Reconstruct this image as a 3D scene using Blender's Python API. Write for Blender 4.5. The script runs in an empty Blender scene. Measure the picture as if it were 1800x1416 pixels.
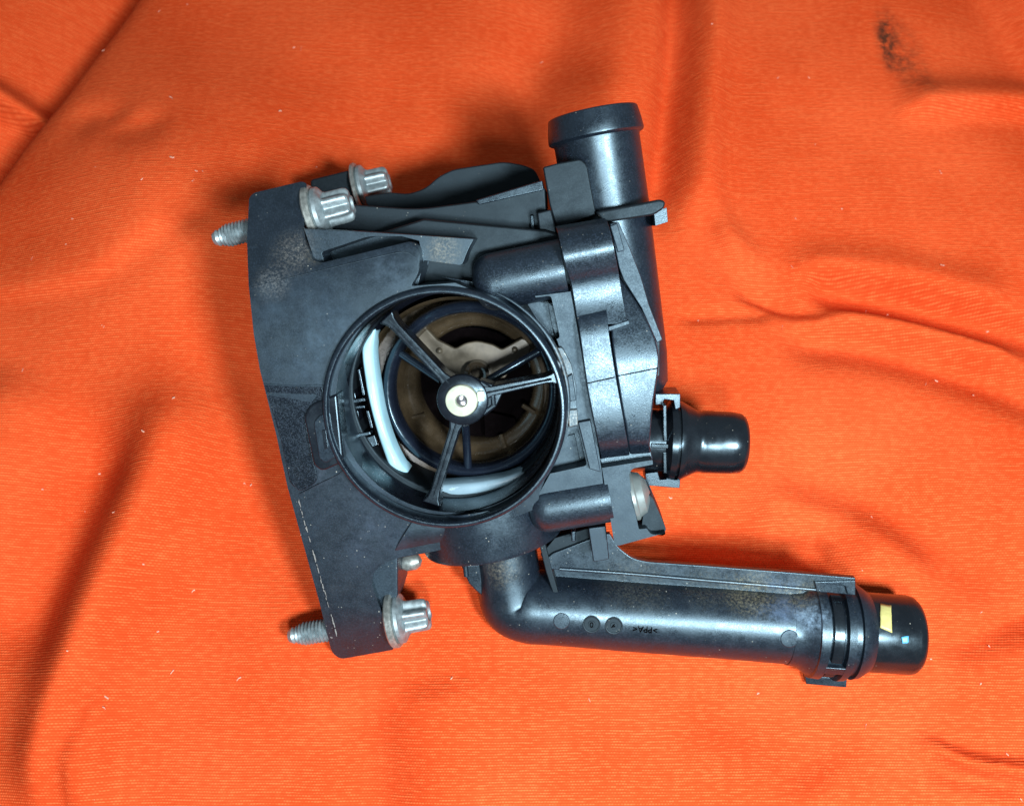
import bpy, bmesh, math, random
import numpy as np
from mathutils import Vector, Matrix

# ---------------------------------------------------------------- frames
# One "unit" below is 0.15 mm.  F is the focal length in those units for an
# 1800-unit wide sensor; the camera looks down on the cloth at a slant.
S = 0.00015
F = 1500.0
CX, CY = 900.0, 708.0
TILT = math.radians(18)          # camera slant from the cloth normal
Z0 = 1915.0                      # camera to cloth along the view axis
random.seed(7)
sc = bpy.context.scene
col = sc.collection

RC = Matrix.Rotation(TILT, 3, 'X')
CAM = Vector((0, -math.sin(TILT) * Z0, math.cos(TILT) * Z0))

def cam_to_world(v):
    return RC @ v + CAM

# ---------------------------------------------------------------- camera
cam_d = bpy.data.cameras.new('camera')
cam = bpy.data.objects.new('camera', cam_d)
col.objects.link(cam)
cam.matrix_world = Matrix.Translation(CAM * S) @ RC.to_4x4()
cam_d.sensor_fit = 'HORIZONTAL'
cam_d.sensor_width = 36
cam_d.lens = 36 * F / 1800
cam_d.clip_start = 0.005
cam_d.clip_end = 20
cam_d.dof.use_dof = True
cam_d.dof.focus_distance = 1560 * S
cam_d.dof.aperture_fstop = 17
sc.camera = cam

# ---------------------------------------------------------------- light
world = bpy.data.worlds.new('World')
sc.world = world
world.use_nodes = True
bg = world.node_tree.nodes['Background']
bg.inputs['Color'].default_value = (0.86, 0.94, 1.0, 1)
bg.inputs['Strength'].default_value = 0.20

def area(name, cpos, target, size, power, colr, shape='DISK'):
    d = bpy.data.lights.new(name, 'AREA')
    d.shape = shape
    d.size = size * S
    d.energy = power
    d.color = colr
    o = bpy.data.objects.new(name, d)
    col.objects.link(o)
    p = cam_to_world(Vector(cpos)) * S
    t = cam_to_world(Vector(target)) * S
    o.location = p
    o.rotation_euler = (t - p).to_track_quat('-Z', 'Y').to_euler()
    return o
# hand lamp held just right of and below the camera (it throws the shadows up and left)
area('work_lamp', (1250, -560, 1300), (-60, 60, -1800), 560, 4.2, (0.86, 0.95, 1.0))
# second lamp in front of the bench, just under the camera
area('bench_lamp', (180, -760, 900), (-40, 40, -1800), 380, 1.5, (0.86, 0.95, 1.0))
sc.view_settings.view_transform = 'Standard'
sc.view_settings.look = 'None'
sc.view_settings.exposure = 0.0
sc.view_settings.gamma = 1.0
sc.render.engine = 'CYCLES'
sc.cycles.use_denoising = True
sc.cycles.max_bounces = 6

# ---------------------------------------------------------------- node helper
class NT:
    def __init__(s, name):
        s.m = bpy.data.materials.new(name)
        s.m.use_nodes = True
        s.t = s.m.node_tree
        s.b = s.t.nodes['Principled BSDF']
        s.n = s.t.nodes
        tc = s.n.new('ShaderNodeTexCoord')
        s.obj = tc.outputs['Object']
    def lk(s, a, b):
        s.t.links.new(a, b)
    def math(s, op, a, b=None, c=None, clamp=False):
        n = s.n.new('ShaderNodeMath'); n.operation = op; n.use_clamp = clamp
        for i, v in enumerate((a, b, c)):
            if v is None: continue
            if isinstance(v, (int, float)): n.inputs[i].default_value = v
            else: s.lk(v, n.inputs[i])
        return n.outputs[0]
    def noise(s, scale, detail=4, rough=0.55, dist=0, vec=None):
        n = s.n.new('ShaderNodeTexNoise')
        n.inputs['Scale'].default_value = scale
        n.inputs['Detail'].default_value = detail
        n.inputs['Roughness'].default_value = rough
        n.inputs['Distortion'].default_value = dist
        s.lk(vec or s.obj, n.inputs['Vector'])
        return n.outputs['Fac']
    def vor(s, scale, feature='F1', vec=None, out='Distance'):
        n = s.n.new('ShaderNodeTexVoronoi'); n.feature = feature
        n.inputs['Scale'].default_value = scale
        s.lk(vec or s.obj, n.inputs['Vector'])
        return n.outputs[out]
    def ramp(s, fac, a, b, c0=0.0, c1=1.0):
        n = s.n.new('ShaderNodeMapRange'); n.interpolation_type = 'SMOOTHSTEP'
        s.lk(fac, n.inputs['Value'])
        n.inputs['From Min'].default_value = a; n.inputs['From Max'].default_value = b
        n.inputs['To Min'].default_value = c0; n.inputs['To Max'].default_value = c1
        return n.outputs['Result']
    def mix(s, fac, a, b):
        n = s.n.new('ShaderNodeMix'); n.data_type = 'RGBA'
        if isinstance(fac, (int, float)): n.inputs[0].default_value = fac
        else: s.lk(fac, n.inputs[0])
        for k, v in ((6, a), (7, b)):
            if isinstance(v, tuple): n.inputs[k].default_value = (*v, 1)
            else: s.lk(v, n.inputs[k])
        return n.outputs[2]
    def bump(s, h, strength, dist, prev=None):
        n = s.n.new('ShaderNodeBump')
        n.inputs['Strength'].default_value = strength
        n.inputs['Distance'].default_value = dist
        s.lk(h, n.inputs['Height'])
        if prev is not None: s.lk(prev, n.inputs['Normal'])
        return n.outputs['Normal']
    def spot(s, center, radius):
        n = s.n.new('ShaderNodeVectorMath'); n.operation = 'DISTANCE'
        s.lk(s.obj, n.inputs[0]); n.inputs[1].default_value = center
        return s.ramp(n.outputs['Value'], radius * 0.15, radius, 1, 0)

# ---------------------------------------------------------------- object frame
VP = (1000.0, 400.0)                      # where the throat's axis heads
zo = -Vector(((VP[0] - CX) / F, (CY - VP[1]) / F, -1)).normalized()
xo = Vector((1, 0, 0)); xo = (xo - zo * xo.dot(zo)).normalized()
yo = zo.cross(xo)
O0 = Vector(((790 - CX) / F, 0, -1)) * 1500.0
RO = Matrix((xo, yo, zo)).transposed()    # object -> camera
ROI = RO.transposed()
CAMO = ROI @ (-O0)                        # camera position in the object frame

def P(x, y, d=0.0):
    r = ROI @ Vector(((x - CX) / F, (CY - y) / F, -1))
    t = (-d - CAMO.z) / r.z
    return CAMO + r * t
def K(x, y, d=0.0):
    """size at that place of one unit at the reference distance"""
    return -(RO @ P(x, y, d) + O0).z / 1500.0
def ray_cyl(x, y, A, B, r):
    d = (ROI @ Vector(((x - CX) / F, (CY - y) / F, -1))).normalized()
    ax = (B - A).normalized(); o = CAMO - A
    dp = d - ax * d.dot(ax); op = o - ax * o.dot(ax)
    a = dp.dot(dp); b = 2 * dp.dot(op); c = op.dot(op) - r * r
    D = max(b * b - 4 * a * c, 0)
    t = (-b - math.sqrt(D)) / (2 * a)
    h = CAMO + d * t
    n = h - A; n = (n - ax * n.dot(ax)).normalized()
    return h, n

# ---------------------------------------------------------------- mesh helpers
def link(name, me, mat, parent, bevel=0, seg=3, ang=35, smooth=True):
    o = bpy.data.objects.new(name, me)
    col.objects.link(o)
    if mat: me.materials.append(mat)
    o.parent = parent
    if smooth:
        me.polygons.foreach_set('use_smooth', [True] * len(me.polygons))
    if bevel:
        b = o.modifiers.new('bevel', 'BEVEL')
        b.width = bevel * S; b.segments = seg
        b.limit_method = 'ANGLE'; b.angle_limit = math.radians(ang)
        b.use_clamp_overlap = True
        b.harden_normals = True
    elif smooth:
        try: me.set_sharp_from_angle(angle=math.radians(ang))
        except Exception: pass
    return o
def mesh(vs, fs):
    me = bpy.data.meshes.new('m')
    me.from_pydata([tuple(Vector(v) * S) for v in vs], [], fs)
    bm = bmesh.new(); bm.from_mesh(me)
    bmesh.ops.remove_doubles(bm, verts=bm.verts, dist=1e-7)
    bmesh.ops.recalc_face_normals(bm, faces=bm.faces)
    bm.to_mesh(me); bm.free()
    return me
def rnd(poly, default=0, n=5):
    """round the corners of an outline; points are (x, y[, radius])"""
    out = []; N = len(poly)
    for i, p in enumerate(poly):
        r = p[2] if len(p) > 2 else default
        a = Vector(poly[i - 1][:2]); b = Vector(p[:2]); c = Vector(poly[(i + 1) % N][:2])
        if r <= 0: out.append(tuple(b)); continue
        u = a - b; w = c - b
        l = min(r, u.length * .45, w.length * .45)
        p0 = b + u.normalized() * l; p1 = b + w.normalized() * l
        for k in range(n + 1):
            t = k / n
            q = p0 * (1 - t) ** 2 + b * 2 * t * (1 - t) + p1 * t * t
            out.append(tuple(q))
    return out
def prism_me(poly, d0, d1, r=0, tilt=None, grow=0):
    """solid whose front outline is `poly` at depth d0, reaching straight back to d1.
    tilt: function (x,y)->extra depth of the front.  grow: widening of the back (draft)"""
    pts = rnd(poly, r)
    f = [P(x, y, d0 + (tilt(x, y) if tilt else 0)) for x, y in pts]
    cen = sum(f, Vector()) / len(f)
    bk = []
    for v in f:
        w = v.copy()
        if grow:
            e = Vector((v.x - cen.x, v.y - cen.y, 0)); e.normalize(); w += e * grow
        w.z = -d1; bk.append(w)
    n = len(f)
    fs = [list(range(n)), list(range(n, 2 * n))[::-1]]
    for i in range(n):
        j = (i + 1) % n
        fs.append([i, n + i, n + j, j])
    return mesh(f + bk, fs)
def prism(name, poly, d0, d1, mat, parent, r=0, bevel=3, seg=3, tilt=None, grow=0, ang=35):
    return link(name, prism_me(poly, d0, d1, r, tilt, grow), mat, parent, bevel, seg, ang)
def frame_of(A, B):
    ax = (B - A).normalized()
    u = Vector((0, 0, 1)).cross(ax)
    if u.length < 1e-4: u = Vector((1, 0, 0))
    u.normalize(); return ax, u, ax.cross(u)
def lathe_me(A, B, prof, seg=48, lobes=0, amp=0, lob_from=0, ph=0, caps=True):
    """prof: (distance along A->B as a fraction, radius, [lobed])"""
    ax, u, w = frame_of(A, B); L = (B - A).length
    vs, fs = [], []
    for p in prof:
        for k in range(seg):
            t = 2 * math.pi * k / seg + ph
            r = p[1]
            if len(p) > 2 and p[2]: r *= 1 + amp * math.cos(lobes * t)
            vs.append(A + ax * (p[0] * L) + (u * math.cos(t) + w * math.sin(t)) * r)
    m = len(prof)
    for i in range(m - 1):
        for k in range(seg):
            j = (k + 1) % seg
            fs.append([i * seg + k, i * seg + j, (i + 1) * seg + j, (i + 1) * seg + k])
    if caps:
        if prof[0][1] > 1e-3: fs.append(list(range(seg))[::-1])
        if prof[-1][1] > 1e-3: fs.append(list(range((m - 1) * seg, m * seg)))
    return mesh(vs, fs)
def lathe(name, A, B, prof, mat, parent, seg=48, bevel=0, ang=35, **kw):
    return link(name, lathe_me(A, B, prof, seg, **kw), mat, parent, bevel, 2, ang)
def zlathe(name, x, y, prof, mat, parent, seg=64, ang=40, **kw):
    """lathe about the throat direction; prof: (depth, apparent radius at depth of (x,y,prof[0]))"""
    A = P(x, y, prof[0][0]); k = K(x, y, prof[0][0])
    B = A + Vector((0, 0, -1000))
    return lathe(name, A, B, [((d - prof[0][0]) / 1000, r * k) for d, r in prof], mat, parent, seg, ang=ang, **kw)
def cat(pts, n=6):
    pts = [Vector(p) for p in pts]
    q = [2 * pts[0] - pts[1]] + pts + [2 * pts[-1] - pts[-2]]
    out = []
    for i in range(1, len(q) - 2):
        for k in range(n):
            t = k / n; a, b, c, d = q[i - 1], q[i], q[i + 1], q[i + 2]
            out.append(.5 * (2 * b + (c - a) * t + (2 * a - 5 * b + 4 * c - d) * t * t + (3 * b - a - 3 * c + d) * t ** 3))
    out.append(pts[-1]); return out
def tube_me(path, rad, seg=16, caps=True):
    path = [Vector(p) for p in path]
    vs, fs = [], []; n = len(path); u = None
    for i, p in enumerate(path):
        t = (path[min(i + 1, n - 1)] - path[max(i - 1, 0)]).normalized()
        if u is None:
            u = Vector((0, 0, 1)).cross(t)
            if u.length < 1e-3: u = Vector((1, 0, 0))
        u = (u - t * u.dot(t)).normalized(); w = t.cross(u)
        r = rad[i] if isinstance(rad, (list, tuple)) else rad
        for k in range(seg):
            a = 2 * math.pi * k / seg
            vs.append(p + (u * math.cos(a) + w * math.sin(a)) * r)
    for i in range(n - 1):
        for k in range(seg):
            j = (k + 1) % seg
            fs.append([i * seg + k, i * seg + j, (i + 1) * seg + j, (i + 1) * seg + k])
    if caps:
        fs.append(list(range(seg))[::-1]); fs.append(list(range((n - 1) * seg, n * seg)))
    return mesh(vs, fs)
def tube(name, path, rad, mat, parent, seg=16, **kw):
    return link(name, tube_me(path, rad, seg), mat, parent, 0, **kw)
def loft(name, left, right, dback, mat, parent, bevel=3, n=5, seg=3, ang=40):
    """front skin between two edges given as (x, y, depth), closed straight back to dback"""
    L = cat([P(*p) for p in left], n); R = cat([P(*p) for p in right], n)
    m = len(L); vs = []; fs = []
    for a, b in zip(L, R): vs += [a, b]
    for a, b in zip(L, R):
        vs += [Vector((a.x, a.y, -dback)), Vector((b.x, b.y, -dback))]
    o = 2 * m
    for i in range(m - 1):
        a, b, c, d = 2 * i, 2 * i + 1, 2 * i + 3, 2 * i + 2
        fs += [[a, b, c, d], [o + a, o + d, o + c, o + b], [a, d, o + d, o + a], [b, o + b, o + c, c]]
    fs += [[0, o, o + 1, 1], [2 * m - 2, 2 * m - 1, o + 2 * m - 1, o + 2 * m - 2]]
    return link(name, mesh(vs, fs), mat, parent, bevel, seg, ang)
def cut(me, cutter):
    """boolean difference, returns a new mesh"""
    a = bpy.data.objects.new('a', me); b = bpy.data.objects.new('b', cutter)
    col.objects.link(a); col.objects.link(b)
    m = a.modifiers.new('x', 'BOOLEAN'); m.operation = 'DIFFERENCE'; m.object = b; m.solver = 'EXACT'
    dg = bpy.context.evaluated_depsgraph_get()
    out = bpy.data.meshes.new_from_object(a.evaluated_get(dg))
    bpy.data.objects.remove(a); bpy.data.objects.remove(b)
    return out
def sub(o, parent):
    o.parent = parent; return o

# ---------------------------------------------------------------- materials
def oc(x, y, d):            # object-space metres, for local wear marks and painted sheen
    return tuple(P(x, y, d) * S)

def plastic(name, base=(0.0045, 0.0070, 0.0115), rough=0.27, grain=1.0, dust=0.5, marks=(), spec=0.9, wet=0.0):
    t = NT(name)
    big = t.noise(60, 5, 0.6)
    fine = t.noise(3200, 2, 0.6)
    # moulded grain: every tiny cell a little lighter or darker
    cellc = t.n.new('ShaderNodeTexWhiteNoise'); cellc.noise_dimensions = '3D'
    sn = t.n.new('ShaderNodeVectorMath'); sn.operation = 'SNAP'; sn.inputs[1].default_value = (0.00026,) * 3
    t.lk(t.obj, sn.inputs[0]); t.lk(sn.outputs[0], cellc.inputs['Vector'])
    c = t.mix(t.ramp(big, 0.35, 0.7), base, tuple(v * 1.5 for v in base))
    c = t.mix(t.math('MULTIPLY', t.ramp(cellc.outputs['Value'], 0.6, 1.0), min(.5 * grain, 1)), c, tuple(v * 3.2 for v in base))
    # settled dust, thin film and single grains
    film = t.math('MULTIPLY', t.ramp(t.noise(170, 7, 0.75), 0.55, 0.82), 0.05 * dust)
    c = t.mix(film, c, (0.30, 0.28, 0.24))
    cell = t.vor(620)
    pick = t.ramp(t.noise(130, 4, 0.65), 0.50, 0.66)
    grain_m = t.math('MULTIPLY', t.ramp(cell, 0.05, 0.13, 1, 0), pick)
    grain_m = t.math('MULTIPLY', grain_m, 1.5 * dust, clamp=True)
    c = t.mix(grain_m, c, (0.45, 0.45, 0.38))
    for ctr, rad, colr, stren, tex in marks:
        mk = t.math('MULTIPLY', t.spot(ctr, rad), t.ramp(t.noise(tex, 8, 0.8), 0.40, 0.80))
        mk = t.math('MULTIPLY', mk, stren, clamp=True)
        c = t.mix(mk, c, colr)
    t.lk(c, t.b.inputs['Base Color'])
    r = t.ramp(t.noise(240, 5, 0.65), 0.3, 0.7, rough - 0.05, rough + 0.07)
    r = t.math('ADD', r, t.math('MULTIPLY', cellc.outputs['Value'], 0.10 * grain))
    t.lk(r, t.b.inputs['Roughness'])
    t.b.inputs['Specular IOR Level'].default_value = spec
    t.b.inputs['Specular Tint'].default_value = (0.60, 0.86, 1.0, 1)
    if wet: t.b.inputs['Coat Weight'].default_value = wet; t.b.inputs['Coat Roughness'].default_value = 0.12
    n = t.bump(fine, 0.16 * grain, 0.00010)
    n = t.bump(cellc.outputs['Value'], 0.10 * grain, 0.00004, n)
    n = t.bump(t.noise(90, 3, 0.5), 0.07, 0.0006, n)
    t.lk(n, t.b.inputs['Normal'])
    return t.m
def simple(name, base, rough, metal=0.0, var=0.3, nscale=400, bump=0.1, coat=0, spec=0.5, sss=0):
    t = NT(name)
    nz = t.noise(nscale, 5, 0.65)
    c = t.mix(t.ramp(nz, 0.3, 0.72), tuple(v * (1 - var) for v in base), tuple(min(v * (1 + var * .5), 1) for v in base))
    t.lk(c, t.b.inputs['Base Color'])
    t.lk(t.ramp(nz, 0.3, 0.7, max(rough - 0.08, .02), rough + 0.1), t.b.inputs['Roughness'])
    t.b.inputs['Metallic'].default_value = metal
    t.b.inputs['Specular IOR Level'].default_value = spec
    if coat: t.b.inputs['Coat Weight'].default_value = coat; t.b.inputs['Coat Roughness'].default_value = 0.08
    if sss:
        t.b.inputs['Subsurface Weight'].default_value = sss
        t.b.inputs['Subsurface Scale'].default_value = 0.002
    t.lk(t.bump(nz, bump, 0.0003), t.b.inputs['Normal'])
    return t.m

DUST = (0.27, 0.26, 0.23)
M_fl = plastic('black_plastic_scuffs_and_sheen', rough=0.40, dust=0.7, marks=[
    (oc(508, 432, 0), 62 * S, DUST, 0.9, 1500), (oc(478, 496, 0), 44 * S, (.30, .31, .30), 0.6, 1500),
    (oc(548, 440, 0), 30 * S, (.30, .26, .16), 1.0, 900), (oc(550, 400, 10), 22 * S, (.30, .26, .16), 1.0, 900),
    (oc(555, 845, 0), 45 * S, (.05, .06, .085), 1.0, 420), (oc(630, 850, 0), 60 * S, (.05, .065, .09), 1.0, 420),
    (oc(560, 590, 0), 150 * S, (.035, .058, .085), 1.1, 90), (oc(690, 470, 0), 60 * S, (.04, .06, .085), .9, 120), (oc(640, 940, 30), 120 * S, (.035, .05, .075), .8, 130), (oc(780, 440, 30), 40 * S, (.35, .30, .2), 0.7, 1500), (oc(990, 640, 10), 60 * S, (.26, .24, .19), .8, 900), (oc(1008, 735, 10), 24 * S, (.5, .48, .4), 1, 1500)])  # broad bluish patches put the plate's lit gradient into the colour, over slight haze
M_pl = plastic('black_moulded_plastic')
M_cover = plastic('speckled_black_plastic', rough=0.27, grain=1.6, dust=0.35, spec=1.0)
M_flat = plastic('matt_speckled_plastic', rough=0.44, grain=1.3, dust=0.35, spec=0.75)
M_dark = plastic('dull_black_plastic', base=(0.0035, 0.0045, 0.006), rough=0.5, dust=0.35, spec=0.42)
M_gloss = plastic('wet_black_plastic', base=(0.003, 0.0035, 0.006), rough=0.24, grain=0.3, dust=0.15, spec=1.0)
M_shiny = plastic('polished_black_plastic', base=(0.004, 0.005, 0.007), rough=0.22, grain=0.25, dust=0.5, spec=0.8)
M_tube = plastic('black_tube_plastic_dusty', rough=0.29, grain=1.0, dust=0.7, marks=[
    (oc(1120, 1018, 125), 100 * S, (.2, .2, .15), 0.4, 1400), (oc(1240, 1026, 128), 70 * S, (.2, .2, .15), 0.4, 1400), (oc(1320, 1036, 128), 75 * S, (.34, .31, .19), 0.8, 1400), (oc(1400, 1042, 128), 60 * S, (.34, .31, .19), 0.7, 1400),
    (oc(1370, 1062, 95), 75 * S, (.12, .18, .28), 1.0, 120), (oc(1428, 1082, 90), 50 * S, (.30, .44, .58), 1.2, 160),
    (oc(878, 1005, 90), 55 * S, (.24, .22, .16), 0.7, 1200)])
M_ring = plastic('inner_ring_plastic', base=(0.0045, 0.0065, 0.012), rough=0.20, grain=0.3, dust=0.1, spec=1.0)
M_wet = plastic('oily_grained_plastic', base=(0.003, 0.004, 0.007), rough=0.16, grain=2.6, dust=0.6, spec=0.9)
M_screw = simple('pale_zinc_screw', (0.20, 0.24, 0.235), 0.4, metal=0.4, var=0.12, nscale=300, bump=0.03)
M_zinc = simple('zinc_plated_steel', (0.30, 0.37, 0.39), 0.46, metal=0.7, var=0.25, nscale=500, bump=0.03)
M_washer = simple('grimy_steel_washer', (0.32, 0.35, 0.33), 0.38, metal=0.65, var=0.3, nscale=700, bump=0.06)
M_steel = simple('polished_steel_pin', (0.75, 0.76, 0.78), 0.12, metal=1.0, var=0.1)
M_cream = simple('cream_plastic', (0.42, 0.46, 0.36), 0.35, var=0.15, sss=0.1)
M_brown = simple('amber_brown_plastic', (0.042, 0.030, 0.017), 0.22, var=0.35, nscale=120, coat=0.8)
M_beige = simple('worn_brass_plate', (0.095, 0.08, 0.056), 0.4, metal=0.15, var=0.35, nscale=200)
M_white = simple('pale_blue_white_seal', (0.36, 0.62, 0.72), 0.18, var=0.12, nscale=90, coat=0.6)
M_seal2 = simple('grey_blue_seal', (0.20, 0.30, 0.36), 0.3, var=0.15, nscale=90, coat=0.4)
M_void = simple('black_cavity_rubber', (0.0025, 0.0018, 0.002), 0.6, spec=0.0, var=0.3)
M_tape = simple('yellow_paint_mark', (0.50, 0.47, 0.17), 0.45, var=0.15, nscale=500, bump=0.3)
M_blue = simple('blue_paint_mark', (0.10, 0.42, 0.70), 0.4, var=0.2)

# ---------------------------------------------------------------- cloth
def to_cloth_px(wx, wy):
    """picture coordinates of points on the flat cloth (units)"""
    X = wx; dy = wy - CAM.y; dz = -CAM.z
    c, s = math.cos(TILT), math.sin(TILT)
    yc = c * dy + s * dz; zc = -s * dy + c * dz
    return CX + F * X / -zc, CY - F * yc / -zc
def polydist(px, py, line):
    """distance to a polyline, signed side (+ = right of travel direction in the picture), run 0..1"""
    best = np.full(px.shape, 1e9); side = np.zeros(px.shape); run = np.zeros(px.shape)
    L = [0]
    for a, b in zip(line, line[1:]): L.append(L[-1] + math.hypot(b[0] - a[0], b[1] - a[1]))
    for i, (a, b) in enumerate(zip(line, line[1:])):
        ux, uy = b[0] - a[0], b[1] - a[1]; l2 = ux * ux + uy * uy
        t = np.clip(((px - a[0]) * ux + (py - a[1]) * uy) / l2, 0, 1)
        ex, ey = px - (a[0] + t * ux), py - (a[1] + t * uy)
        d = np.hypot(ex, ey); s_ = np.sign(ux * ey - uy * ex)
        k = d < best
        best = np.where(k, d, best); side = np.where(k, s_, side)
        run = np.where(k, (L[i] + t * (L[i + 1] - L[i])) / L[-1], run)
    return best, side, run
def smooth_line(line, n=8):
    return [(v.x, v.y) for v in cat([(x, y, 0) for x, y in line], n)]
def build_cloth():
    nx, ny = 780, 780
    X = np.linspace(-2900, 2900, nx); Y = np.linspace(-1650, 3400, ny)
    wx, wy = np.meshgrid(X, Y)
    px, py = to_cloth_px(wx, np.minimum(wy, 3000))
    h = np.zeros(px.shape)
    def ridge(line, amp, wl, wr, fade=0.12):
        nonlocal h
        ln = smooth_line(line)
        d, s, t = polydist(px, py, ln)
        w = np.where(s > 0, wr, wl)
        e = np.clip(np.minimum(t, 1 - t) / fade, 0, 1) if fade else 1
        e = e * e * (3 - 2 * e) if fade else 1
        h += 2.6 * amp * np.exp(-(d / w) ** 2) * e
    def step(line, amp, w, reach, fade=0.0):
        """cloth drops on the right-hand side of the line, recovering over reach"""
        nonlocal h
        d, s, t = polydist(px, py, smooth_line(line))
        sd = d * s
        prof = 1 / (1 + np.exp(-np.clip(sd / w, -40, 40))) * np.exp(-np.clip(sd, 0, None) / reach)
        e = np.clip(np.minimum(t, 1 - t) / fade, 0, 1) if fade else 1
        h -= amp * prof * e
    # big fold edge at the far left corner
    step([(-260, 520), (-60, 310), (0, 235), (80, 120), (158, 0), (240, -130), (330, -300)][::-1], 480, 22, 75)
    ridge([(-200, 120), (-30, 140), (48, 163), (70, 170)], 45, 30, 14)
    ridge([(-200, 260), (-20, 215), (20, 190)], -30, 20, 26)
    # long ridge at the lower left with its narrow valley
    ridge([(420, 640), (360, 740), (300, 850), (235, 990), (180, 1140), (140, 1300), (110, 1500)], 46, 70, 95, 0.2)
    ridge([(330, 900), (285, 1000), (225, 1110), (170, 1230), (130, 1340), (110, 1500)], -15, 30, 30, 0.25)
    ridge([(210, 700), (140, 860), (60, 1020), (-20, 1200)], -26, 90, 80, 0.25)
    ridge([(70, 640), (-30, 860), (-160, 1060)], 22, 110, 80, 0.2)
    # shallow curved crease left of the threaded stud
    ridge([(-60, 545), (110, 543), (210, 528), (290, 488), (350, 455), (430, 430)], -4, 13, 26, 0.15)
    ridge([(-60, 530), (110, 520), (210, 500), (290, 455), (350, 425)], 5, 60, 34, 0.15)
    ridge([(120, 230), (200, 236), (270, 250)], -7, 26, 40, 0.4)
    ridge([(190, 300), (280, 270), (350, 262)], -6, 26, 40, 0.4)
    # vertical falls behind the upper spout
    ridge([(1192, -150), (1186, 60), (1172, 200), (1158, 330), (1165, 430)], -20, 40, 24, 0.22)
    ridge([(1260, -120), (1248, 120), (1236, 260), (1240, 360), (1290, 450), (1390, 510)], 18, 34, 50, 0.2)
    ridge([(1130, -100), (1100, 100), (1060, 220)], 9, 60, 50, 0.25)
    ridge([(1000, -200), (980, 0), (930, 150), (880, 250)], -20, 70, 70, 0.25)
    # creases to the right of the housing
    ridge([(1236, 320), (1246, 420), (1300, 480), (1390, 520), (1460, 545)], -13, 30, 34, 0.25)
    ridge([(1180, 557), (1280, 552), (1370, 548)], -6, 11, 14, 0.2)
    ridge([(1280, 505), (1360, 524), (1440, 545), (1490, 562)], -9, 13, 18, 0.25)
    ridge([(1400, 480), (1490, 496), (1600, 518), (1720, 548), (1860, 590), (2000, 650)], -24, 15, 44, 0.12)
    ridge([(1360, 470), (1490, 472), (1620, 490), (1800, 540)], 12, 40, 20, 0.2)
    ridge([(1340, 590), (1480, 590), (1640, 625), (1820, 690), (1950, 760)], -22, 30, 44, 0.18)
    ridge([(1380, 560), (1520, 560), (1660, 590), (1820, 640)], 15, 20, 26, 0.2)
    ridge([(1560, 190), (1660, 180), (1740, 172), (1850, 166), (1980, 170)], 20, 44, 20, 0.18)
    step([(1720, -120), (1790, 10), (1850, 110), (1960, 220)], 90, 12, 130)
    # lower right undulations
    ridge([(1330, 810), (1480, 850), (1620, 920), (1760, 1010), (1900, 1110)], -18, 60, 70, 0.2)
    ridge([(1300, 880), (1450, 915), (1560, 965), (1650, 1050)], 16, 44, 60, 0.2)
    ridge([(1640, 1150), (1720, 1120), (1800, 1090), (1900, 1060)], -10, 26, 34, 0.25)
    ridge([(1600, 1290), (1690, 1335), (1800, 1352), (1950, 1365)], 13, 14, 22, 0.2)
    ridge([(1620, 1320), (1700, 1362), (1810, 1380)], -9, 16, 24, 0.2)
    ridge([(640, 1210), (650, 1320), (660, 1480)], -9, 60, 50, 0.2)
    ridge([(760, 1180), (780, 1320), (800, 1480)], 9, 80, 80, 0.2)
    ridge([(1180, 1230), (1350, 1290), (1450, 1400)], -9, 80, 60, 0.2)
    ridge([(430, 560), (520, 900), (560, 1090)], -12, 90, 110, 0.25)
    h += 170 * np.exp(-((px - 340) / 280) ** 2 - ((py - 400) / 240) ** 2)
    ridge([(1120, 950), (1250, 945), (1400, 955), (1540, 985)], -24, 60, 40, 0.25)
    # slow swell everywhere
    h += 7 * np.sin(wx / 210 + 1.3 * np.sin(wy / 340)) * np.sin(wy / 260 + .6)
    h += 3.0 * np.sin(wx / 83 + wy / 140) * np.sin(wy / 97 - wx / 210 + 1)
    rng = np.random.RandomState(3)
    for _ in range(26):
        a = rng.uniform(0, 6.28); f_ = rng.uniform(1 / 70., 1 / 28.)
        h += rng.uniform(.15, .5) * np.sin((wx * math.cos(a) + wy * math.sin(a)) * f_ + rng.uniform(0, 6.3)) * (np.sin(wx / 300. + a) * np.sin(wy / 270. + 2 * a))
    vs = np.stack([wx, wy, h], -1).reshape(-1, 3) * S
    i = np.arange(nx * ny).reshape(ny, nx)
    q = np.stack([i[:-1, :-1], i[:-1, 1:], i[1:, 1:], i[1:, :-1]], -1).reshape(-1, 4)
    me = bpy.data.meshes.new('cloth')
    me.vertices.add(len(vs)); me.vertices.foreach_set('co', vs.ravel())
    me.loops.add(q.size); me.loops.foreach_set('vertex_index', q.ravel())
    me.polygons.add(len(q)); me.polygons.foreach_set('loop_start', np.arange(0, q.size, 4))
    me.polygons.foreach_set('loop_total', np.full(len(q), 4))
    me.update(); me.validate()
    return me, (X, Y, h)
def px_world(x, y):
    d = RC @ Vector(((x - CX) / F, (CY - y) / F, -1))
    return CAM + d * (-CAM.z / d.z)

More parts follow.
